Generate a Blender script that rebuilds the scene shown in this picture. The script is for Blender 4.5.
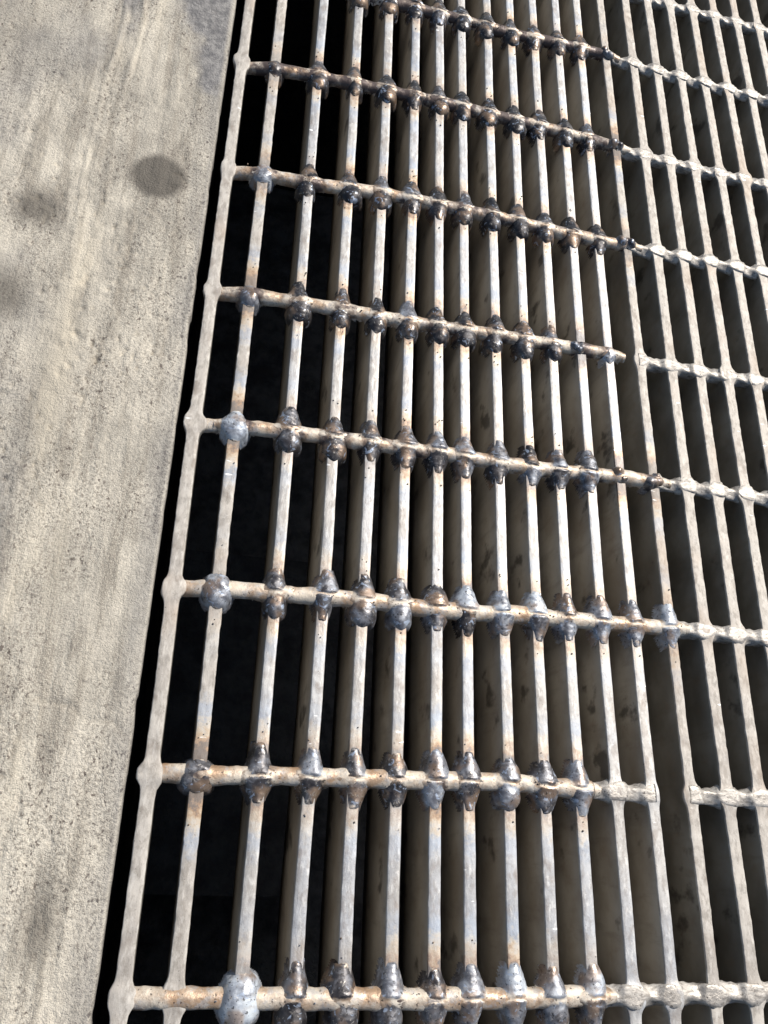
import bpy, math
import numpy as np
from mathutils import Matrix, Vector

for o in list(bpy.data.objects):
    bpy.data.objects.remove(o)
S = bpy.context.scene

# ------------------------------------------------------------------ camera
cd = bpy.data.cameras.new('camera'); cam = bpy.data.objects.new('camera', cd)
S.collection.objects.link(cam); S.camera = cam
Rw = Matrix(((0.970614, 0.027102, 0.239112), (-0.117134, 0.921191, 0.371062), (-0.210211, -0.388166, 0.897295)))
cam.matrix_world = Matrix.Translation((0.01139, -0.63863, 0.44733)) @ Rw.transposed().to_4x4()
cd.sensor_fit = 'HORIZONTAL'; cd.sensor_width = 36; cd.lens = 36 * 828.385 / 768
cd.clip_start = 0.01; cd.clip_end = 200
S.render.resolution_x = 768; S.render.resolution_y = 1024

# ------------------------------------------------------------------ light
SUN_AZ, SUN_EL = math.radians(50), math.radians(46)        # azimuth clockwise from +Y
sdir = Vector((math.sin(SUN_AZ) * math.cos(SUN_EL), math.cos(SUN_AZ) * math.cos(SUN_EL), math.sin(SUN_EL)))
sl = bpy.data.lights.new('sun', 'SUN'); sl.energy = 5.0; sl.angle = math.radians(0.6); sl.color = (1.0, 0.95, 0.88)
so = bpy.data.objects.new('sun', sl); S.collection.objects.link(so)
so.rotation_euler = (-sdir).to_track_quat('-Z', 'Y').to_euler()
W = bpy.data.worlds.new('World'); S.world = W; W.use_nodes = True
wn = W.node_tree; bg = wn.nodes['Background']; bg.inputs[1].default_value = 0.08
sk = wn.nodes.new('ShaderNodeTexSky'); sk.sky_type = 'NISHITA'; sk.sun_disc = False
sk.sun_elevation = SUN_EL; sk.sun_rotation = SUN_AZ
wn.links.new(sk.outputs[0], bg.inputs[0])
S.view_settings.view_transform = 'Standard'; S.view_settings.look = 'None'
S.view_settings.exposure = 0.28; S.view_settings.gamma = 1

# ------------------------------------------------------------------ noise helpers (numpy)
def _h(ix, iy, iz, seed):
    h = (ix.astype(np.int64) * 374761393 + iy.astype(np.int64) * 668265263 + iz.astype(np.int64) * 2147483647 + seed * 144665)
    h = (h ^ (h >> 13)) * 1274126177
    h = (h ^ (h >> 16)) & 0xFFFFFF
    return h / float(0xFFFFFF) * 2 - 1
def vn(x, y, z=0.0, seed=0):
    x, y, z = np.broadcast_arrays(np.asarray(x, float), np.asarray(y, float), np.asarray(z, float))
    ix, iy, iz = np.floor(x), np.floor(y), np.floor(z)
    fx, fy, fz = x - ix, y - iy, z - iz
    fx, fy, fz = [f * f * (3 - 2 * f) for f in (fx, fy, fz)]
    r = 0
    for a in (0, 1):
        for b in (0, 1):
            for c in (0, 1):
                w = (fx if a else 1 - fx) * (fy if b else 1 - fy) * (fz if c else 1 - fz)
                r = r + w * _h(ix + a, iy + b, iz + c, seed)
    return r
def fbm(x, y, z=0.0, seed=0, o=4, g=0.5):
    r = 0; a = 1; s = 1; t = 0
    for k in range(o):
        r = r + a * vn(x * s + k * 7.3, y * s + k * 3.1, z * s, seed + k); t += a; a *= g; s *= 2.03
    return r / t

# ------------------------------------------------------------------ material helper
class NT:
    def __init__(s, name):
        s.m = bpy.data.materials.new(name); s.m.use_nodes = True; s.t = s.m.node_tree
        s.b = s.t.nodes['Principled BSDF']; s.pos = s.n('ShaderNodeNewGeometry').outputs['Position']
    def n(s, k): return s.t.nodes.new(k)
    def set(s, sock, v):
        if hasattr(v, 'is_linked') or isinstance(v, bpy.types.NodeSocket): s.t.links.new(v, sock)
        else: sock.default_value = v
    def noise(s, scale, detail=4, rough=0.5, stretch=None, off=(0, 0, 0), kind='fac', dist=0):
        v = s.pos
        mp = s.n('ShaderNodeMapping'); s.set(mp.inputs[0], v)
        mp.inputs['Scale'].default_value = stretch or (1, 1, 1); mp.inputs['Location'].default_value = off
        t = s.n('ShaderNodeTexNoise'); s.set(t.inputs['Vector'], mp.outputs[0])
        t.inputs['Scale'].default_value = scale; t.inputs['Detail'].default_value = detail; t.inputs['Roughness'].default_value = rough
        t.inputs['Distortion'].default_value = dist
        return t.outputs[0]
    def voro(s, scale, stretch=None):
        mp = s.n('ShaderNodeMapping'); s.set(mp.inputs[0], s.pos); mp.inputs['Scale'].default_value = stretch or (1, 1, 1)
        t = s.n('ShaderNodeTexVoronoi'); s.set(t.inputs['Vector'], mp.outputs[0]); t.inputs['Scale'].default_value = scale
        return t.outputs['Distance']
    def rng(s, v, a, b, c=0.0, d=1.0):
        r = s.n('ShaderNodeMapRange'); r.interpolation_type = 'SMOOTHSTEP'; s.set(r.inputs[0], v)
        for i, q in enumerate((a, b, c, d)): s.set(r.inputs[i + 1], q)
        return r.outputs[0]
    def math(s, op, a, b=0.0):
        r = s.n('ShaderNodeMath'); r.operation = op; s.set(r.inputs[0], a); s.set(r.inputs[1], b); return r.outputs[0]
    def mix(s, f, a, b, blend='MIX'):
        r = s.n('ShaderNodeMix'); r.data_type = 'RGBA'; r.blend_type = blend
        s.set(r.inputs['Factor'], f)
        for k, q in ((6, a), (7, b)):
            s.set(r.inputs[k], q if not isinstance(q, tuple) else (q + (1,) if len(q) == 3 else q))
        return r.outputs[2]
    def attr(s, name):
        a = s.n('ShaderNodeAttribute'); a.attribute_name = name; return a.outputs['Fac']
    def ramp(s, v, stops):
        r = s.n('ShaderNodeValToRGB'); s.set(r.inputs[0], v); e = r.color_ramp.elements
        e[0].position = 0.0; e[1].position = 1.0
        e[0].color = stops[0][1] + (1,); e[1].color = stops[-1][1] + (1,)
        for p, c in stops[1:]:
            q = e.new(p); q.color = c + (1,)
        return r.outputs[0]
    def bump(s, *hs):
        nrm = None
        for h, st, d in hs:
            b = s.n('ShaderNodeBump'); b.inputs['Strength'].default_value = st; b.inputs['Distance'].default_value = d
            s.set(b.inputs['Height'], h)
            if nrm: s.set(b.inputs['Normal'], nrm)
            nrm = b.outputs[0]
        s.set(s.b.inputs['Normal'], nrm)
    def out(s, col, rough, metal=0.0, spec=0.5):
        s.set(s.b.inputs['Base Color'], col); s.set(s.b.inputs['Roughness'], rough); s.set(s.b.inputs['Metallic'], metal)
        s.b.inputs['Specular IOR Level'].default_value = spec
        return s.m

def mat_concrete():
    t = NT('concrete')
    big = t.noise(9, 5, 0.6); mid = t.noise(42, 6, 0.68, stretch=(1, 0.7, 1)); streak = t.noise(95, 5, 0.65, stretch=(1, 0.12, 1))
    fine = t.noise(620, 4, 0.7); grit = t.noise(1700, 2, 0.6)
    c = t.mix(t.rng(big, 0.34, 0.66), (0.32, 0.292, 0.245), (0.56, 0.51, 0.425))
    c = t.mix(t.math('MULTIPLY', t.rng(mid, 0.42, 0.66), 0.7), c, (0.63, 0.575, 0.475))
    c = t.mix(t.math('MULTIPLY', t.rng(streak, 0.49, 0.64), 0.65), c, (0.21, 0.183, 0.148))
    patch = t.rng(t.noise(17, 4, 0.6, off=(2, 5, 0), stretch=(1.3, 0.6, 1)), 0.38, 0.62)
    c = t.mix(t.math('MULTIPLY', t.rng(fine, 0.44, 0.62), t.rng(patch, 0, 1, 0.25, 0.8)), c, (0.20, 0.175, 0.145))
    c = t.mix(t.math('MULTIPLY', t.rng(grit, 0.48, 0.64), 0.45), c, (0.70, 0.64, 0.52))
    sp = t.rng(t.noise(430, 4, 0.62, stretch=(1, 0.7, 1), off=(1, 2, 0)), 0.585, 0.64)
    c = t.mix(t.math('MULTIPLY', sp, t.rng(patch, 0, 1, 0.08, 0.85)), c, (0.085, 0.065, 0.055))
    c = t.mix(t.math('MULTIPLY', t.attr('cream'), 0.8), c, t.mix(fine, (0.62, 0.545, 0.42), (0.72, 0.65, 0.52)))
    g = t.attr('grey'); c = t.mix(g, c, t.mix(t.rng(t.noise(150, 5, 0.7), 0.35, 0.65), (0.12, 0.118, 0.122), (0.27, 0.26, 0.25)))
    st = t.attr('stain'); c = t.mix(st, c, t.mix(fine, (0.085, 0.075, 0.062), (0.145, 0.128, 0.105)))
    t.bump((mid, 0.35, 0.004), (streak, 0.65, 0.0022), (fine, 0.9, 0.0014), (grit, 0.6, 0.0006), (sp, -0.6, 0.0010))
    return t.out(c, t.math('ADD', 0.82, t.math('MULTIPLY', st, -0.1)), 0, 0.3)

def mat_bar(old):
    t = NT('galvanised_steel' if old else 'bright_steel')
    a = t.noise(60, 5, 0.6, stretch=(1, 0.5, 1)); b = t.noise(380, 4, 0.65, stretch=(1, 0.35, 1)); f = t.noise(1500, 3, 0.6)
    wide = t.noise(13, 3, 0.5, stretch=(1.6, 1, 1))
    grime = t.noise(240, 6, 0.72, stretch=(1, 0.5, 1), off=(4, 4, 1)); blot = t.noise(95, 3, 0.5, stretch=(1, 0.6, 1), off=(7, 1, 3))
    if old:
        c = t.mix(t.rng(a, 0.35, 0.65), (0.34, 0.31, 0.275), (0.50, 0.465, 0.415))
        c = t.mix(t.math('MULTIPLY', t.rng(grime, 0.46, 0.62), 0.6), c, (0.235, 0.21, 0.18))
        c = t.mix(t.math('MULTIPLY', t.rng(b, 0.50, 0.66), 0.45), c, (0.60, 0.57, 0.52))
        c = t.mix(t.math('MULTIPLY', t.rng(wide, 0.52, 0.68), 0.35), c, (0.36, 0.26, 0.18))
    else:
        c = t.mix(t.rng(a, 0.35, 0.65), (0.30, 0.285, 0.265), (0.46, 0.445, 0.42))
        c = t.mix(t.math('MULTIPLY', t.rng(wide, 0.45, 0.62), 0.38), c, (0.38, 0.41, 0.46))
        c = t.mix(t.math('MULTIPLY', t.rng(grime, 0.46, 0.62), 0.55), c, (0.24, 0.215, 0.195))
        c = t.mix(t.math('MULTIPLY', t.rng(b, 0.50, 0.66), 0.4), c, (0.66, 0.65, 0.62))
    c = t.mix(t.math('MULTIPLY', t.rng(blot, 0.58, 0.68), 0.45), c, (0.20, 0.16, 0.13))
    # heat tint bands left by the welds: soot, rust-orange, straw, pale blue, then bare steel
    h = t.attr('weld_gap'); amt = t.attr('tint_amount')
    hh = t.math('ADD', h, t.math('MULTIPLY', t.math('SUBTRACT', t.noise(230, 5, 0.65), 0.5), 0.55))
    hc = t.ramp(hh, [(0.0, (0.05, 0.035, 0.03)), (0.25, (0.12, 0.08, 0.06)), (0.31, (0.34, 0.19, 0.09)), (0.39, (0.50, 0.38, 0.25)), (0.48, (0.52, 0.47, 0.40)), (0.60, (0.28, 0.34, 0.43)), (0.70, (0.33, 0.39, 0.48)), (0.92, (0.42, 0.45, 0.49))])
    c = t.mix(t.math('MULTIPLY', t.math('MULTIPLY', amt, 0.85), t.math('SUBTRACT', 1.0, t.rng(hh, 0.50, 0.86))), c, hc)
    spk = t.rng(t.noise(800, 5, 0.7, off=(3, 1, 2)), 0.63, 0.68)
    c = t.mix(t.math('MULTIPLY', spk, 0.8), c, (0.07, 0.055, 0.045))
    # bright nicks where traffic has scuffed the tops
    nick = t.math('MULTIPLY', t.rng(t.noise(210, 2, 0.4, stretch=(0.5, 1.6, 1), off=(9, 4, 0)), 0.70, 0.74), t.rng(t.noise(30, 2, off=(2, 8, 0)), 0.52, 0.60))
    c = t.mix(nick, c, (0.86, 0.85, 0.82))
    rough = t.rng(a, 0.3, 0.7, 0.62 if old else 0.48, 0.78 if old else 0.68)
    t.bump((b, 0.35, 0.0005), (f, 0.3, 0.0002), (grime, 0.2, 0.0008), (a, 0.25, 0.0015))
    return t.out(c, rough, 0.35 if old else 0.5)

def mat_side(new):
    t = NT('bounce_lit_side_steel' if new else 'stained_side_steel')
    a = t.noise(26, 4, 0.55, stretch=(0.6, 1, 1.2)); b = t.noise(120, 4, 0.6)
    drip = t.noise(110, 5, 0.65, stretch=(1, 1, 0.22), off=(2, 6, 0))
    c = t.mix(t.rng(a, 0.3, 0.7), (0.30, 0.265, 0.215) if new else (0.155, 0.145, 0.122), (0.43, 0.40, 0.345) if new else (0.27, 0.26, 0.23))  # paler pair for the repaired bars: bounce light between plates put into the colour
    c = t.mix(t.math('MULTIPLY', t.rng(drip, 0.50, 0.72), 0.35), c, (0.14, 0.115, 0.09))
    c = t.mix(t.math('MULTIPLY', t.rng(b, 0.5, 0.75), 0.3), c, (0.22, 0.16, 0.11))
    sp = t.rng(t.noise(42, 5, 0.55, off=(5, 2, 1), stretch=(1, 1, 0.8)), 0.60, 0.70)
    c = t.mix(t.math('MULTIPLY', sp, 0.75), c, (0.04, 0.035, 0.03))
    t.bump((b, 0.3, 0.0006))
    return t.out(c, 0.5, 0.1 if new else 0.3)

def mat_rod(old):
    t = NT('worn_rod_steel' if old else 'scorched_rod_steel')
    a = t.noise(75, 5, 0.6); b = t.noise(420, 4, 0.65); 
    if old:
        c = t.mix(t.rng(a, 0.35, 0.65), (0.36, 0.33, 0.29), (0.52, 0.485, 0.435))
        fan = t.noise(620, 3, 0.6, stretch=(0.35, 1, 1))
        c = t.mix(t.math('MULTIPLY', t.rng(fan, 0.46, 0.62), 0.65), c, (0.17, 0.15, 0.13))
    else:
        c = t.mix(t.rng(a, 0.36, 0.62), (0.40, 0.265, 0.165), (0.62, 0.545, 0.445))
        c = t.mix(t.math('MULTIPLY', t.rng(b, 0.50, 0.66), 0.35), c, (0.22, 0.155, 0.115))
        c = t.mix(t.math('MULTIPLY', t.rng(t.noise(170, 5, 0.7, off=(3, 3, 3)), 0.50, 0.62), 0.6), c, (0.42, 0.41, 0.40))
        k = t.attr('soot')
        c = t.mix(t.rng(t.math('ADD', k, t.math('MULTIPLY', t.math('SUBTRACT', t.noise(110, 4, 0.65), 0.5), 1.5)), 0.35, 0.75), c, (0.085, 0.062, 0.055))
    spk = t.rng(t.noise(650, 2, 0.5), 0.66, 0.70)
    c = t.mix(t.math('MULTIPLY', spk, 0.8), c, (0.05, 0.04, 0.035))
    t.bump((b, 0.45, 0.0008), (a, 0.4, 0.0018))
    return t.out(c, t.rng(a, 0.3, 0.7, 0.38, 0.7), 0.35)

def mat_weld():
    t = NT('weld_metal')
    tone = t.attr('tone'); fuse = t.attr('fused')
    a = t.noise(150, 4, 0.6, dist=0.6); b = t.noise(480, 5, 0.65, dist=0.4); w = t.noise(75, 3, off=(4, 4, 4)); g = t.noise(220, 3, 0.5, off=(8, 8, 2), dist=1.2)
    tt = t.math('ADD', tone, t.math('MULTIPLY', t.math('SUBTRACT', a, 0.5), 1.1))
    c = t.ramp(tt, [(0.0, (0.028, 0.026, 0.028)), (0.25, (0.075, 0.070, 0.072)), (0.5, (0.20, 0.205, 0.225)), (0.75, (0.38, 0.41, 0.45)), (1.0, (0.54, 0.585, 0.61))])
    c = t.mix(t.math('MULTIPLY', t.rng(w, 0.50, 0.62), 0.65), c, (0.27, 0.18, 0.115))
    c = t.mix(t.math('MULTIPLY', t.rng(g, 0.60, 0.68), 0.7), c, (0.40, 0.47, 0.58))
    c = t.mix(t.math('MULTIPLY', t.rng(b, 0.58, 0.68), 0.55), c, (0.52, 0.48, 0.42))
    tan = t.mix(t.rng(a, 0.36, 0.62), (0.33, 0.235, 0.16), (0.58, 0.52, 0.44))
    ff = t.rng(t.math('ADD', fuse, t.math('MULTIPLY', t.math('SUBTRACT', b, 0.5), 1.2)), 0.35, 0.75)
    c = t.mix(t.math('MULTIPLY', ff, t.rng(tt, -0.15, 0.25, 0.45, 1.0)), c, tan)
    pit = t.rng(t.noise(620, 3, 0.55, off=(1, 7, 3)), 0.62, 0.66)
    c = t.mix(t.math('MULTIPLY', pit, 0.8), c, (0.02, 0.018, 0.016))
    t.bump((b, 0.3, 0.0006), (pit, -0.4, 0.0005))
    return t.out(c, t.math('ADD', t.rng(a, 0.35, 0.65, 0.28, 0.56), t.math('MULTIPLY', ff, 0.15)), t.rng(tt, 0.5, 0.95, 0.45, 0.12))

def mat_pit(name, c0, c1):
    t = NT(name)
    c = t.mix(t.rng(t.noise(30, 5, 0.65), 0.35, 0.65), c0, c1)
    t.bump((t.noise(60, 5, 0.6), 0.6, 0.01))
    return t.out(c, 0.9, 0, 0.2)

M_CONC = mat_concrete(); M_OLD = mat_bar(True); M_NEW = mat_bar(False); M_SIDE = mat_side(False); M_SIDEN = mat_side(True)
M_RODO = mat_rod(True); M_RODN = mat_rod(False)
M_W = mat_weld()
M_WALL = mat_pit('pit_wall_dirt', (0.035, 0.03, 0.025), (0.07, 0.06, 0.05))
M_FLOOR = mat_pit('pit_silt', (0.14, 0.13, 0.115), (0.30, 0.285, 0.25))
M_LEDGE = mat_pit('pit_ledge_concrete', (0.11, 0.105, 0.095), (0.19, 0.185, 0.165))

# ------------------------------------------------------------------ mesh helpers
def link(name, verts, faces, mats, parent=None, smooth=True, matidx=None, attrs=None, loc=None):
    me = bpy.data.meshes.new(name)
    verts = np.asarray(verts, dtype=np.float32).reshape(-1, 3)
    if isinstance(faces, np.ndarray):
        n, k = faces.shape
        me.vertices.add(len(verts)); me.vertices.foreach_set('co', verts.ravel())
        me.loops.add(n * k); me.loops.foreach_set('vertex_index', faces.ravel().astype(np.int32))
        me.polygons.add(n); me.polygons.foreach_set('loop_start', (np.arange(n) * k).astype(np.int32))
        me.update(calc_edges=True)
    else:
        me.from_pydata([tuple(map(float, v)) for v in verts], [], faces)
    for m in (mats if isinstance(mats, (list, tuple)) else [mats]): me.materials.append(m)
    if matidx is not None: me.polygons.foreach_set('material_index', np.asarray(matidx, dtype=np.int32))
    me.polygons.foreach_set('use_smooth', np.full(len(me.polygons), smooth))
    for k, v in (attrs or {}).items():
        a = me.attributes.new(k, 'FLOAT', 'POINT'); a.data.foreach_set('value', np.asarray(v, dtype=np.float32).ravel())
    me.validate(); me.update()
    o = bpy.data.objects.new(name, me); S.collection.objects.link(o)
    if loc is not None: o.location = loc
    if parent: o.parent = parent
    return o
def grid_faces(n, m, wrap=False, off=0):
    """n rings of m points"""
    i = np.arange(n - 1)[:, None]; j = np.arange(m if wrap else m - 1)[None, :]; j2 = (j + 1) % m
    f = np.stack([i * m + j, i * m + j2, (i + 1) * m + j2, (i + 1) * m + j], -1)
    return (f.reshape(-1, 4) + off)

# ------------------------------------------------------------------ extents
EDGE = -0.0110              # slab edge
GX1 = 0.86                  # far side of the pit (right)
GY0, GY1 = -1.03, 0.36      # pit ends
PIT = -0.55

# ------------------------------------------------------------------ pavement (slab with a fine, worn surface near the grating)
def pavement():
    xs = np.concatenate([-np.geomspace(30, 0.36, 30), np.arange(-0.345, EDGE - 0.0030, 0.0012)])
    ys = np.concatenate([-np.geomspace(30, 1.05, 24), np.arange(-1.0, 0.25, 0.0013), np.geomspace(0.27, 30, 26)])
    X, Y = np.meshgrid(xs, ys)
    z = fbm(X * 9, Y * 9, seed=3) * 0.0012 + fbm(X * 60, Y * 38, seed=5) * 0.0007
    st = fbm(X * 160, Y * 14, seed=9, o=3)
    band = np.exp(-((X + 0.052 + 0.01 * vn(Y * 6, 0.3)) / 0.022) ** 2)
    z = z + st * 0.0009 * band + fbm(X * 260, Y * 9, seed=10, o=2) * 0.00035
    ed = np.clip((-0.018 - X) / 0.01, 0, 1)
    roughm = np.clip(0.4 + 1.2 * fbm(X * 18, Y * 12, seed=21) , 0, 1) * ed
    p = fbm(X * 290, Y * 170, seed=31, o=2)
    z = z - np.clip(p - 0.34, 0, 1) * 0.0050 * roughm
    p2 = vn(X * 230, Y * 170, seed=35)
    z = z - np.clip(p2 - 0.80, 0, 1) * 0.010 * roughm
    z = z + fbm(X * 240, Y * 240, seed=41, o=2) * 0.00050 * (0.25 + roughm)
    # two trowel ridges running with the edge, strongest at the far end
    fade = np.clip((Y + 0.30) / 0.16, 0, 1)
    for xr, am in ((-0.0885 - 0.002 * np.sin(Y * 22), 0.0016), (-0.0752 - 0.0012 * np.sin(Y * 31 + 1), 0.0010)):
        d = X - xr - 0.0012 * vn(Y * 60, 3.3, seed=4)
        z = z + am * fade * (np.exp(-(d / 0.0016) ** 2) - 0.7 * np.exp(-((d - 0.0028) / 0.0014) ** 2)) * (0.6 + 0.5 * vn(Y * 45, 1.1, seed=8))
    d = X + 0.083 - 0.004 * vn(Y * 9, 5.2)
    z = z - 0.0010 * np.exp(-(d / 0.003) ** 2) * np.clip(vn(Y * 30, 2.2, seed=6) + 0.3, 0, 1)
    # hairline crack across the slab
    yc = -0.585 + (X + 0.01) * -0.35 + 0.006 * vn(X * 90, 0.5, seed=12)
    cr = np.exp(-((Y - yc) / 0.0010) ** 2) * (X > -0.06)
    z = z - 0.0008 * cr
    fold = np.exp(-np.maximum(0, np.abs(X) - 0.4) * 3) ; z = z * fold
    # old stains
    n1 = fbm(X * 70, Y * 70, seed=50) * 0.35
    def blob(cx, cy, rx, ry, a, lo, hi):
        r = np.sqrt(((X - cx) / rx) ** 2 + ((Y - cy) / ry) ** 2) + n1 * (0.35 if hi > 1.06 else 0.24)
        return a * np.clip((hi - r) / (hi - lo), 0, 1)
    stain = blob(-0.0450, -0.2225, 0.0190, 0.0195, 0.95, 0.78, 1.059)
    for b in ((-0.1125, -0.2664, 0.019, 0.020, 0.85, 0.35, 1.1), (-0.120, -0.335, 0.020, 0.026, 0.75, 0.3, 1.1), (-0.150, -0.125, 0.03, 0.04, 0.25, 0.2, 1.2),
              (-0.040, -0.668, 0.012, 0.030, 0.7, 0.2, 1.1), (-0.062, -0.50, 0.014, 0.03, 0.38, 0.2, 1.2), (-0.087, -0.15, 0.05, 0.03, 0.16, 0.1, 1.2),
              (-0.085, -0.40, 0.018, 0.10, 0.30, 0.2, 1.2), (-0.035, -0.56, 0.012, 0.02, 0.18, 0.2, 1.2)):
        stain = np.maximum(stain, blob(*b))
    wd = np.clip((Y + 0.185) / 0.13, 0, 1); ww = 0.012 + 0.034 * wd
    grey = np.clip((X - (EDGE - ww)) / 0.018 + fbm(X * 55, Y * 40, seed=61) * 1.3, 0, 1) * np.clip((Y + 0.20) / 0.07 + fbm(X * 40, Y * 30, seed=63) * 0.8, 0, 1)
    grey = np.maximum(grey, 0.42 * np.clip((X - EDGE + 0.016) / 0.010, 0, 1) * np.clip(0.75 + fbm(X * 60, Y * 25, seed=65), 0, 1))
    grey = np.maximum(grey, np.clip((Y + 0.15) / 0.08, 0, 1) * 0.75 * ((X > -0.0885) & (X < -0.0755)) * np.clip(0.6 + fbm(X * 80, Y * 60, seed=66), 0, 1))
    grey = np.maximum(grey, 0.42 * np.clip(fbm(X * 26, Y * 16, seed=67) * 1.8 + 0.35, 0, 1) * np.clip((-0.083 - X) / 0.012, 0, 1))
    cream = np.exp(-((X + 0.080 + 0.003 * vn(Y * 14, 0.9)) / 0.008) ** 2) * np.clip(fbm(X * 50, Y * 18, seed=68) * 2 + 0.45, 0, 1) + 0.6 * np.exp(-((X + 0.062) / 0.004) ** 2) * np.clip(fbm(X * 50, Y * 18, seed=69) * 2 + 0.2, 0, 1)
    grey = np.clip(grey, 0, 0.92) * fold
    V = np.stack([X, Y, z], -1)
    # rounded, slightly chipped arris and the wall below it
    chip = 0.0004 * fbm(ys * 70, 0.7, seed=70) - 0.004 * np.clip(vn(ys * 85, 0.2, seed=71) - 0.62, 0, 1)
    cols = []
    for dx, dz in ((-0.0019, -0.0001), (-0.0009, -0.0005), (-0.0003, -0.0013), (0.0, -0.0028), (0.0, -0.010), (0.0, PIT - 0.02)):
        cols.append(np.stack([EDGE + dx + chip, ys, np.full_like(ys, dz)], -1))
    V = np.concatenate([V, np.stack(cols, 1)], 1)
    n, m = V.shape[:2]
    stain = np.concatenate([stain * fold, np.zeros((n, 6))], 1); grey = np.concatenate([grey, np.tile([0.45, .3, .3, .5, .7, .8], (n, 1))], 1)
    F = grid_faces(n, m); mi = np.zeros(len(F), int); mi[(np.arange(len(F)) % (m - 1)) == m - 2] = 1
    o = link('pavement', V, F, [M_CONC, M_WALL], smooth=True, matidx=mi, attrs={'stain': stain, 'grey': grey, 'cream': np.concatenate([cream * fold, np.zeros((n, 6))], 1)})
    o['kind'] = 'structure'
pavement()

def slab(name, x0, x1, y0, y1, z0, z1, m):
    v = [(x, y, z) for z in (z0, z1) for x, y in ((x0, y0), (x1, y0), (x1, y1), (x0, y1))]
    f = [(3, 2, 1, 0), (4, 5, 6, 7), (0, 1, 5, 4), (1, 2, 6, 5), (2, 3, 7, 6), (3, 0, 4, 7)]
    o = link(name, v, f, m, smooth=False); o['kind'] = 'structure'; return o
# the same paving carries on round the other three sides of the pit
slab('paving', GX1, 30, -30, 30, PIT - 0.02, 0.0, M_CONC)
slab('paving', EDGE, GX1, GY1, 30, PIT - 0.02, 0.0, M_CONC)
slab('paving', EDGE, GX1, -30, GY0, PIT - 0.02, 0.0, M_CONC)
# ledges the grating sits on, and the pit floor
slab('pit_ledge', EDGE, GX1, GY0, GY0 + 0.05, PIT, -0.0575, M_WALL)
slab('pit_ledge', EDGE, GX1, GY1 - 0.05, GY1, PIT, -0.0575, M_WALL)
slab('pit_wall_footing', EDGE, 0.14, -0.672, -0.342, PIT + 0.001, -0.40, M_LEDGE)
def floor():
    xs = np.linspace(EDGE - 0.01, GX1 + 0.01, 90); ys = np.linspace(GY0 - 0.01, GY1 + 0.01, 130)
    X, Y = np.meshgrid(xs, ys); Z = PIT + 0.012 * fbm(X * 12, Y * 12, seed=80)
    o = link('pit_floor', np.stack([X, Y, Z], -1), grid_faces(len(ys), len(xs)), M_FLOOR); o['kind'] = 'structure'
floor()

# ------------------------------------------------------------------ the grating
BX = [0.0, 0.0236, 0.0549, 0.0817, 0.1051, 0.1281, 0.1496, 0.1684, 0.1914, 0.2126, 0.2335, 0.2559, 0.278, 0.3028,
      0.3268, 0.3489, 0.372, 0.3956, 0.4189, 0.4422]
while BX[-1] < GX1 - 0.035: BX.append(BX[-1] + 0.0233)
# small wander of each bar at y = -0.15, -0.47, -0.56, -0.66 (mm), as hand-straightened bars have
DEV = [(-0.7, -0.6, 0.3, 0.5), (-0.2, -0.6, 0, 0.5), (0.9, 0.8, 0, -1.0), (2.6, 1.5, 0.1, -2.3), (4.1, 1.0, -0.6, -2.0),
       (3.4, 0.1, -0.3, -1.3), (1.5, 0.5, 0.1, -1.2), (1.5, -0.2, -0.2, -0.6), (1.1, -0.4, 0.3, -0.5), (0.8, -0.2, 0.1, -0.3),
       (0.8, -0.8, -0.6, 0.7), (0, -1.2, -0.4, 1.2), (-1.7, -1.3, -0.2, 1.9), (-2.8, -1.3, 0, 1.7), (-0.7, -0.6, 0.2, 2.0)]
WELDS = {0: range(4, 15), 1: range(2, 15), 2: range(2, 15), 3: range(2, 14), 4: range(2, 15), 5: range(2, 15), 6: range(2, 12), 7: range(3, 12)}
ROWS = range(-3, 11)
BOT = -0.055
ROWY = {-1: [(0.37, 0.0965), (0.46, 0.0965)],
 0: [(0.0, 0.001), (0.117, 0.004), (0.17, 0.0045), (0.2166, 0.0028), (0.2651, 0.006), (0.2938, 0.0063), (0.3476, 0.0029), (0.45, 0.0022)],
 1: [(0.0, -0.1015), (0.0403, -0.0975), (0.1001, -0.0948), (0.1609, -0.0942), (0.248, -0.0966), (0.2924, -0.0985), (0.33, -0.1015), (0.4389, -0.1026)],
 2: [(0.0, -0.203), (0.0531, -0.2012), (0.107, -0.1973), (0.2, -0.1974), (0.25, -0.2), (0.3, -0.2), (0.42, -0.199)],
 3: [(0.0, -0.3053), (0.0544, -0.3032), (0.13, -0.3040), (0.1952, -0.3018), (0.2767, -0.3025), (0.3489, -0.3038), (0.42, -0.3028)],
 4: [(0.0, -0.4018), (0.0547, -0.3988), (0.15, -0.399), (0.2115, -0.4015), (0.2561, -0.3992), (0.33, -0.3988), (0.42, -0.3995)],
 5: [(0.0, -0.5036), (0.0832, -0.5004), (0.149, -0.5018), (0.2338, -0.5), (0.3007, -0.4992), (0.42, -0.501)],
 6: [(0.0, -0.6010), (0.1047, -0.5990), (0.1912, -0.5968), (0.2568, -0.5991), (0.35, -0.5989)],
 7: [(0.0, -0.6995), (0.1496, -0.7005), (0.2573, -0.6998), (0.35, -0.6985)]}
def rowy(j, x):
    if j in ROWY: a = np.array(ROWY[j]); return np.interp(x, a[:, 0], a[:, 1])
    return np.full_like(np.asarray(x, float), -0.1 * j)
def bardx(i, y):
    if i - 1 < len(DEV):
        d = DEV[i - 1]; return np.interp(y, [-0.70, -0.66, -0.56, -0.47, -0.15, 0.0], [d[3], d[3], d[2], d[1], d[0], d[0]]) * 0.001 * 0.85
    return np.zeros_like(np.asarray(y, float))
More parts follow.
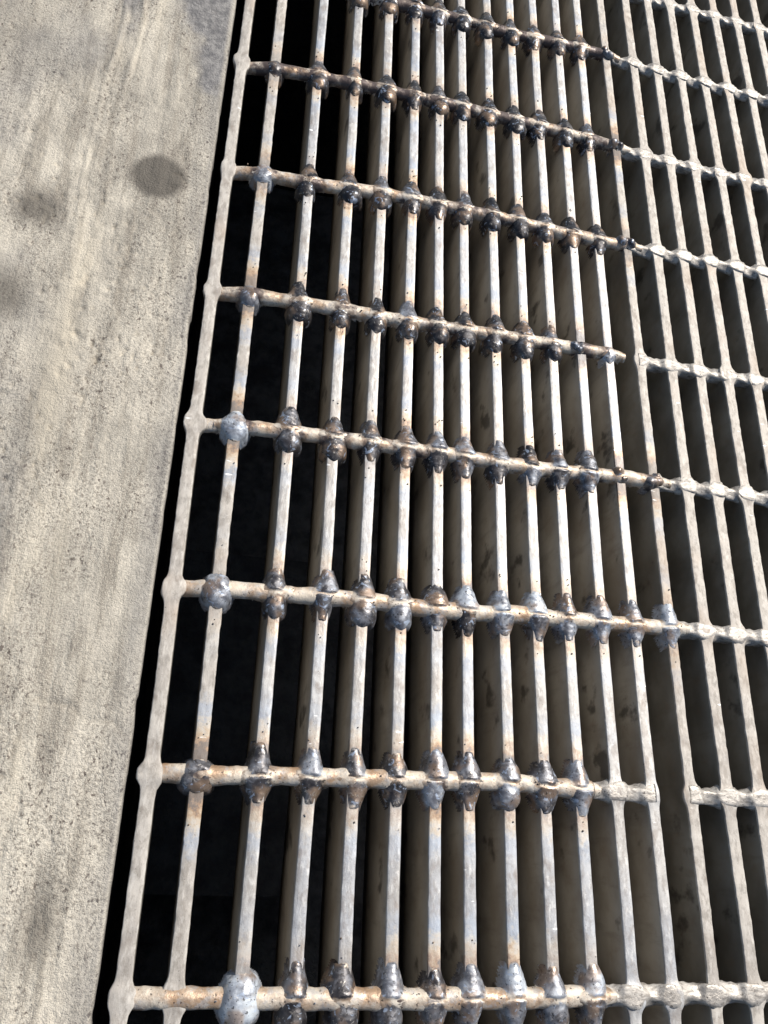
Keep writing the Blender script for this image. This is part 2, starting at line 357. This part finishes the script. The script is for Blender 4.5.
def nodepos(i, j):
    y = float(rowy(j, BX[i - 1])); return BX[i - 1] + float(bardx(i, y)), y

G = bpy.data.objects.new('steel_grating', None); S.collection.objects.link(G)
G.location = (0, 0, 0); G.empty_display_size = 0.1
G['label'] = 'steel bar grating patched with lumpy welds, lying over a dark pit beside the concrete'
G['category'] = 'grating'
rng = np.random.default_rng(7)

def bar(i):
    new = 2 < i < 14
    hw = {True: 0.0034, False: 0.0038}[new] if i > 2 else (0.0037 if i == 1 else 0.0037)
    if i == 14: hw = 0.0034
    ys = np.arange(GY0 + 0.006, GY1 - 0.006, 0.0017); n = len(ys)
    prof = [(-1, BOT), (-1, -0.040), (-1, -0.025), (-1, -0.010), (-1, -0.0055), (-1, -0.0012), (-0.985, -0.0005), (-0.93, -0.0001), (-0.86, 0.0), (-0.3, 0.0),
            (0.3, 0.0), (0.86, 0.0), (0.93, -0.0001), (0.985, -0.0005), (1, -0.0012), (1, -0.0055), (1, -0.010), (1, -0.025), (1, -0.040), (1, BOT)]
    m = len(prof); pu = np.array([p[0] for p in prof]); pz = np.array([p[1] for p in prof])
    cx = BX[i - 1] + bardx(i, ys) + 0.00035 * fbm(ys * 14, i * 3.7, seed=90)
    fl = np.zeros(n); fr = np.zeros(n); heat = np.ones(n); hamt = np.zeros(n)
    for j in ROWS:
        x, y = nodepos(i, j); d = ys - y
        w = j in WELDS and i in WELDS[j]
        if not w:
            for arr in (fl, fr):
                sx = (0.0023 if i > 1 else 0.0026) * min(max(1 + 0.3 * rng.normal(), 0.5), 1.5); L = 0.0050 * rng.uniform(0.85, 1.15)
                arr[:] = np.maximum(arr, sx / (1 + (np.abs(d + 0.0008 * rng.normal()) / L) ** 5))
        else:
            h = np.abs(d) / 0.052; better = h < heat
            heat = np.where(better, h, heat); am = rng.uniform(0.05, 0.85)
            hamt = np.where(better & (h < 1), am, hamt)
    top = np.clip((pz + 0.0095) / 0.006, 0, 1)
    X = cx[:, None] + pu[None, :] * (hw * (1 + 0.035 * fbm(ys * 30, i * 1.3, seed=91))[:, None] + np.where(pu[None, :] < 0, fl[:, None], fr[:, None]) * top[None, :])
    Y = np.repeat(ys[:, None], m, 1)
    Z = np.repeat(pz[None, :], n, 0) + (top * 0.00025)[None, :] * fbm(ys * 25, i * 2.1, seed=92)[:, None]
    rough = (0.00012 if new else 0.00028)
    nx = fbm(X * 450 + i, Y * 330, Z * 450, seed=93 + i, o=3)
    X = X + np.sign(pu)[None, :] * nx * rough * (np.abs(pu) > 0.6)[None, :] * 1.3 * top[None, :]
    Z = Z + fbm(X * 300, Y * 200, i, seed=95, o=3) * rough * 0.9 * (pz > -0.003)[None, :]
    # nodes pressed flat and a little lumpy
    Z = Z + (fl[:, None] / 0.0024) * top[None, :] * (0.0007 + 0.0008 * fbm(X * 260, Y * 260, i, seed=96, o=3)) * (pz > -0.004)[None, :]
    V = np.stack([X, Y, Z], -1)
    F = grid_faces(n, m, wrap=True)
    k = np.arange(len(F)) % m
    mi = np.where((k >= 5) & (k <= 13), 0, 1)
    V = V.reshape(-1, 3); 
    o = link('bearing_bar', V, F[:, ::-1].copy(), [M_NEW if new else M_OLD, M_SIDEN if new else M_SIDE], G, matidx=mi,
             attrs={'weld_gap': np.repeat(heat, m), 'tint_amount': np.repeat(hamt, m)})
    return o
for i in range(1, len(BX) + 1): bar(i)

def rod(j, x0, x1, old):
    xs = np.arange(x0, x1, 0.0011); n = len(xs); m = 20
    yc = rowy(j, xs); 
    th = np.arange(m) / m * 2 * math.pi
    soot = np.zeros(n)
    if not old:
        yc = yc + 0.0006 * vn(xs * 35, j * 2.2, seed=101)
        r = 0.0047 * (1 + 0.16 * fbm(xs * 60, j * 1.7, seed=102))
        for i in WELDS.get(j, ()):
            d = np.abs(xs - nodepos(i, j)[0]); soot = np.maximum(soot, np.exp(-(d / 0.010) ** 2) * rng.uniform(0.15, 0.8)); r = r + 0.0008 * np.exp(-(d / 0.007) ** 2)
        soot = soot + {0: 0.60, 1: 0.45, 2: 0.25, 3: 0.22, 4: 0.18}.get(j, -0.08)
        RR = r[:, None] * np.ones(m)[None, :]; zc = -0.0022 - 0.0030 * np.clip((0.020 - xs) / 0.020, 0, 1); A = th[None, :] + 0 * xs[:, None]
        sq = 0.92
    else:
        r = 0.0045; zc = np.full(n, -0.0044)
        tw = xs / 0.0233 * math.pi * 0.5 + j * 0.7                 # square bar, cold twisted
        A = th[None, :] + 0 * xs[:, None]
        q = np.abs(np.mod(A - tw[:, None] + math.pi / 4, math.pi / 2) - math.pi / 4)
        RR = r * 0.93 / np.maximum(np.cos(q), 0.70)
        RR = np.minimum(RR, r * 1.26)
        # press-fused collar where each bar crosses
        for i in range(1, len(BX) + 1):
            bx = nodepos(i, j)[0]
            if x0 - 0.01 < bx < x1 + 0.01:
                d = np.abs(xs - bx); e = np.exp(-(d / 0.0068) ** 4)[:, None]
                RR = RR * (1 + 0.30 * e); zc = zc + 0.0020 * e[:, 0]
        sq = 0.88
    Y = yc[:, None] + RR * np.cos(A); Z = zc[:, None] + RR * np.sin(A) * sq; X = np.repeat(xs[:, None], m, 1)
    dn = fbm(X * 190, Y * 190, Z * 190, seed=110 + j, o=3) * (0.0006 if not old else 0.0006)
    Y = Y + np.cos(A) * dn; Z = Z + np.sin(A) * dn
    Z = np.minimum(Z, 0.0032 if not old else 0.0010 + 0.0004 * fbm(X * 300, Y * 300, 0.5, seed=140))
    V = np.stack([X, Y, Z], -1).reshape(-1, 3)
    F = grid_faces(n, m, wrap=True)
    # closed ends
    V = np.concatenate([V, [[x0 - 0.0005, yc[0], zc[0]], [xs[-1] + 0.0005, yc[-1], zc[-1]]]])
    e = []
    for a in range(m):
        b = (a + 1) % m; e.append((b, a, n * m, n * m)); e.append(((n - 1) * m + a, (n - 1) * m + b, n * m + 1, n * m + 1))
    faces = [tuple(f) for f in F[:, ::-1]] + [(p, q, s) for p, q, s, _ in e]
    so_ = np.append(np.repeat(soot, m), [0, 0])
    link('cross_rod', V, faces, M_RODO if old else M_RODN, G, attrs={'soot': so_})

for j in ROWS:
    split = nodepos(14, j)[0] if j not in (3, 6) else nodepos(13, j)[0] + 0.0022
    lastw = max(WELDS[j]) if j in WELDS else 13
    s0 = nodepos(lastw, j)[0] + (0.004 if lastw < 13 else 0.0)
    first = BX[0] + 0.0005
    if j == 3: rod(j, first, split, False)
    elif j in (6, 7):
        rod(j, first, s0 + 0.005, False)
        if j == 6: rod(j, s0, split, True)
        else: rod(j, s0, BX[-1] + 0.002, True)
    else: rod(j, first, split, False)
    if j != 7:
        xo = nodepos(14, j)[0] - (0.0012 if j in (3, 6) else 0.0)
        rod(j, xo, BX[-1] + 0.002, True)

# ------------------------------------------------------------------ welds
def ball(c, r, seed, m=10, k=7, sq=(1, 1, 1), amp=0.15):
    ph = np.linspace(0.001, math.pi - 0.001, k); th = np.arange(m) / m * 2 * math.pi
    P = np.stack([np.sin(ph)[:, None] * np.cos(th), np.sin(ph)[:, None] * np.sin(th), np.cos(ph)[:, None] * np.ones(m)], -1)
    q = fbm(P[..., 0] * 1.6 + seed, P[..., 1] * 1.6, P[..., 2] * 1.6, seed=300, o=3)[..., None]
    P = P * (1 + amp * q) * r * np.array(sq) + np.array(c)
    return P.reshape(-1, 3), [tuple(f) for f in grid_faces(k, m, wrap=True)]
GXW, GYW = np.meshgrid(np.arange(-0.0125, 0.01251, 0.00050), np.arange(-0.0225, 0.02251, 0.00050))
def weld(i, j, kind, tu=0.3, tl=0.2, size=1.0, label=None):
    """one weld: molten metal fused over bar and rod, modelled as a relief whose flanks run down both sides of the bar"""
    x, y = nodepos(i, j); seed = i * 17 + j * 5; r = np.random.default_rng(seed + 1000)
    wx, wy = x + GXW, y + GYW
    dx = GXW + 0.00040 * fbm(wx * 190, wy * 190, seed=401, o=3) * 1.5; dy = GYW + 0.00055 * fbm(wx * 190, wy * 190, seed=402, o=3) * 1.5
    slope = float(rowy(j, x + 0.01) - rowy(j, x - 0.01)) / 0.02; dr = dy - slope * dx
    def ridge(q, w, top, ctr=0.005):                        # half-round ridge, steep flanks
        u = np.abs(q) / w
        return np.where(u < 1, -ctr + (ctr + top) * np.sqrt(np.clip(1 - u ** 2.4, 0, 1)), -ctr - (u - 1) * w * 5)
    rr = np.interp(np.abs(dx), [0, 0.0070, 0.0120], [0.0054, 0.0049, 0.0040])
    z_rod = ridge(dr, rr, 0.0032 - (0.0056 - rr) * 1.2)
    fade = np.clip((np.abs(dy) - 0.0150) / 0.004, 0, 1)
    z_bar = ridge(dx, 0.0037, 0.0004) - fade * 0.004
    if i <= 2: z_bar -= 0
    K = 0.00080; pale = 0
    if kind == 'double':
        flare = r.uniform(0.0088, 0.0108) * size; L = r.uniform(0.0132, 0.0170); neck = 0.0043; h = r.uniform(0.0022, 0.0036)
        v = np.clip((dy - 0.002) / (L - 0.002), 0, 1)
        bulge = r.uniform(0.0, 0.22)
        w = neck + (flare - neck) * ((1 - v) ** r.uniform(0.9, 1.7)) + bulge * 0.0045 * np.sin(np.pi * np.clip(v, 0, 1)) 
        tp = h * (1 - v) ** 0.8 + 0.0006 * (1 - v) + 0.0008 * bulge * 3 * np.sin(np.pi * v)
        z_up = ridge(dx - 0.0006 * r.normal(), w, tp, 0.006) - np.clip(dy - L, 0, 1) * 4 - np.clip(0.001 - dy, 0, 1) * 2.5
        z_up += 0.00007 * np.cos(np.hypot(dx * 0.8, dy + 0.002) / 0.0017 * np.pi)
        blob = r.random() < (0.8 if j < 4 and i < 11 else (0.45 if i < 7 else 0.12))
        L2 = r.uniform(0.0138, 0.0170) * (1.0 if blob else 0.92); h2 = r.uniform(0.0018, 0.0034)
        v = np.clip((-dy - 0.002) / (L2 - 0.002), 0, 1)
        if blob:
            w = (r.uniform(0.0078, 0.0094) * size) * np.sqrt(np.clip(1 - (np.clip(v - 0.35, 0, 1) / 0.65) ** 3.0, 0.02, 1))
            tp = h2 + 0.0010 * np.sin(np.pi * v) - 0.002 * v ** 3
        else:
            w = neck + (r.uniform(0.0082, 0.0100) - neck) * (1 - v) ** r.uniform(0.7, 1.4); tp = h2 * (1 - v) + 0.0003
        z_lo = ridge(dx - 0.0007 * r.normal(), np.maximum(w, 0.001), tp, 0.006) - np.clip(-dy - L2, 0, 1) * 4 - np.clip(dy + 0.001, 0, 1) * 2.5
        z_lo += 0.00004 * np.cos(np.hypot(dx * 0.8, dy - 0.002) / 0.0019 * np.pi)
        parts = [z_rod, z_bar, z_up, z_lo]
    elif kind == 'ball':
        R0 = 0.0088 * size; cy0 = -0.0010; rho = np.hypot(dx / 0.96, (dy - cy0) / 1.12) / R0 * (1 + 0.16 * fbm(wx * 80, wy * 90, seed=412, o=2))
        z_b = np.where(rho < 1, -0.004 + (0.004 + 0.0038 * size) * np.sqrt(np.clip(1 - rho ** 2.6, 0, 1)), -0.004 - (rho - 1) * R0 * 5)
        if j == 6: z_b -= 0.0016 * np.exp(-(rho / 0.45) ** 2)           # crater in the small ones
        z_b += 0.0006 * fbm(wx * 150, wy * 150, seed=411, o=3)
        parts = [z_rod - 0.0006, z_bar, z_b]; K = 0.0004
    else:                                                    # lumpy tack joining neighbouring bars
        z_t = np.full_like(dx, -1.0)
        for q in range(6):
            cx0, cy0, R0 = r.uniform(-0.0065, 0.003), r.uniform(-0.003, 0.003), r.uniform(0.0026, 0.0048)
            rho = np.hypot(dx - cx0, dy - cy0) / R0
            z_t = np.maximum(z_t, np.where(rho < 1, -0.003 + (0.0035 + R0) * np.sqrt(np.clip(1 - rho ** 2.4, 0, 1)), -0.003 - (rho - 1) * R0 * 5))
        parts = [z_rod - 0.0005, z_bar, z_t]; K = 0.0004
    P = np.stack(parts); M = P.max(0); E_ = np.exp((P - M) / K); Z = M + K * np.log(E_.sum(0)); Wt = E_ / E_.sum(0)
    for _ in range(2):                                       # surface tension rounds the molten metal off
        Zp = np.pad(np.maximum(Z, -0.012), 1, mode='edge'); Z = (Zp[1:-1, 1:-1] * 2 + Zp[:-2, 1:-1] + Zp[2:, 1:-1] + Zp[1:-1, :-2] + Zp[1:-1, 2:]) / 6
    Z = Z + 0.00026 * fbm(wx * 230, wy * 330, Z * 330, seed=410, o=3) * (Z > -0.008)
    n, m = Z.shape
    if kind == 'double': tone = np.where(GYW > 0, tu, tl)
    else: tone = np.full_like(Z, tu)
    fused = Wt[0] + (Wt[1] * 0.9 if i > 2 else Wt[1])
    bead = Wt[2:].sum(0)
    keep = (Z > -0.0085) & ((bead > 0.5) | ((Wt[0] >= Wt[1]) & (Z > -0.0050)) | ((Wt[1] > Wt[0]) & (Z > -0.0010) & (bead > 0.12)))
    # leave out the stretches that would only repeat bare bar or bare rod
    only_bar = (np.abs(GYW) > 0.0185); keep &= ~only_bar
    Zc = np.maximum(Z, -0.0090)
    reach = np.zeros_like(keep); reach[n // 2 - 3:n // 2 + 4, m // 2 - 3:m // 2 + 4] = True; reach &= keep
    for _ in range(120):                                     # keep only metal that is joined to the middle
        g = reach.copy(); g[1:] |= reach[:-1]; g[:-1] |= reach[1:]; g[:, 1:] |= reach[:, :-1]; g[:, :-1] |= reach[:, 1:]; reach = g & keep
    keep = reach
    F = grid_faces(n, m); kf = (keep.ravel()[F].sum(1) >= 3) & (~only_bar).ravel()[F].all(1); F = F[kf]
    used = np.unique(F); remap = -np.ones(n * m, int); remap[used] = np.arange(len(used))
    V = np.stack([GXW, GYW, Zc], -1).reshape(-1, 3)[used]; F = [tuple(f) for f in remap[F]]
    tone = list(tone.ravel()[used]); fused = list(fused.ravel()[used])
    V = [V]
    for _ in range(r.integers(2, 6) if kind != 'tack' else 0):                        # spatter beads stuck round the weld
        c = (r.uniform(-0.0026, 0.0026), r.uniform(0.017, 0.027) * (1 if r.random() < 0.5 else -1), 0.0003) if r.random() < 0.6 else (r.uniform(-0.012, 0.012), r.uniform(-0.003, 0.003), 0.0026)
        bv, bf = ball(c, r.uniform(0.00025, 0.00060), seed + 9, 6, 5); o = sum(len(q) for q in V)
        V.append(bv); F += [tuple(a + o for a in f) for f in bf]; tone += [r.uniform(0, 0.6)] * len(bv); fused += [r.uniform(0, 1)] * len(bv)
    o = link('weld_bead', np.concatenate(V), F, M_W, G, loc=(x, y, 0), attrs={'tone': tone, 'fused': fused})
    if label: o['label'] = label
for j, rr in WELDS.items():
    for i in rr:
        base = {0: 0.12, 1: 0.15, 2: 0.2, 3: 0.26, 4: 0.33, 5: 0.42, 6: 0.42, 7: 0.46}[j]
        base -= 0.07; right = max(0, i - 7) * 0.03 * (j > 2)
        tu = float(np.clip(base + right + rng.normal() * 0.13 + 0.0, 0.02, 0.8)); tl = float(np.clip(base + right * 1.2 - 0.06 + rng.normal() * 0.12, 0.02, 0.8))
        if (i, j) == (2, 2): weld(i, j, 'ball', 0.64, size=0.92, label='pale blue-grey weld blob')
        elif (i, j) == (2, 4): weld(i, j, 'ball', 0.72, size=1.08, label='smooth pale blue weld ball with pinholes')
        elif (i, j) == (2, 5): weld(i, j, 'ball', 0.52, size=1.12)
        elif (i, j) == (3, 7): weld(i, j, 'ball', 0.74, size=1.25, label='large pale blue weld ball')
        elif (i, j) == (2, 6): weld(i, j, 'ball', 0.30, size=1.0)
        elif (i, j) == (2, 3): weld(i, j, 'ball', 0.42, size=0.95)
        elif i == 2: weld(i, j, 'ball', 0.18, size=0.88)
        elif i == 14 and j < 5 or (i, j) in ((12, 3), (13, 4)): weld(i, j, 'tack', 0.35)
        elif (i, j) == (13, 3): weld(i, j, 'ball', 0.6, size=0.75)
        else: weld(i, j, 'double', tu, tl, size=float(rng.uniform(0.80, 1.0)))
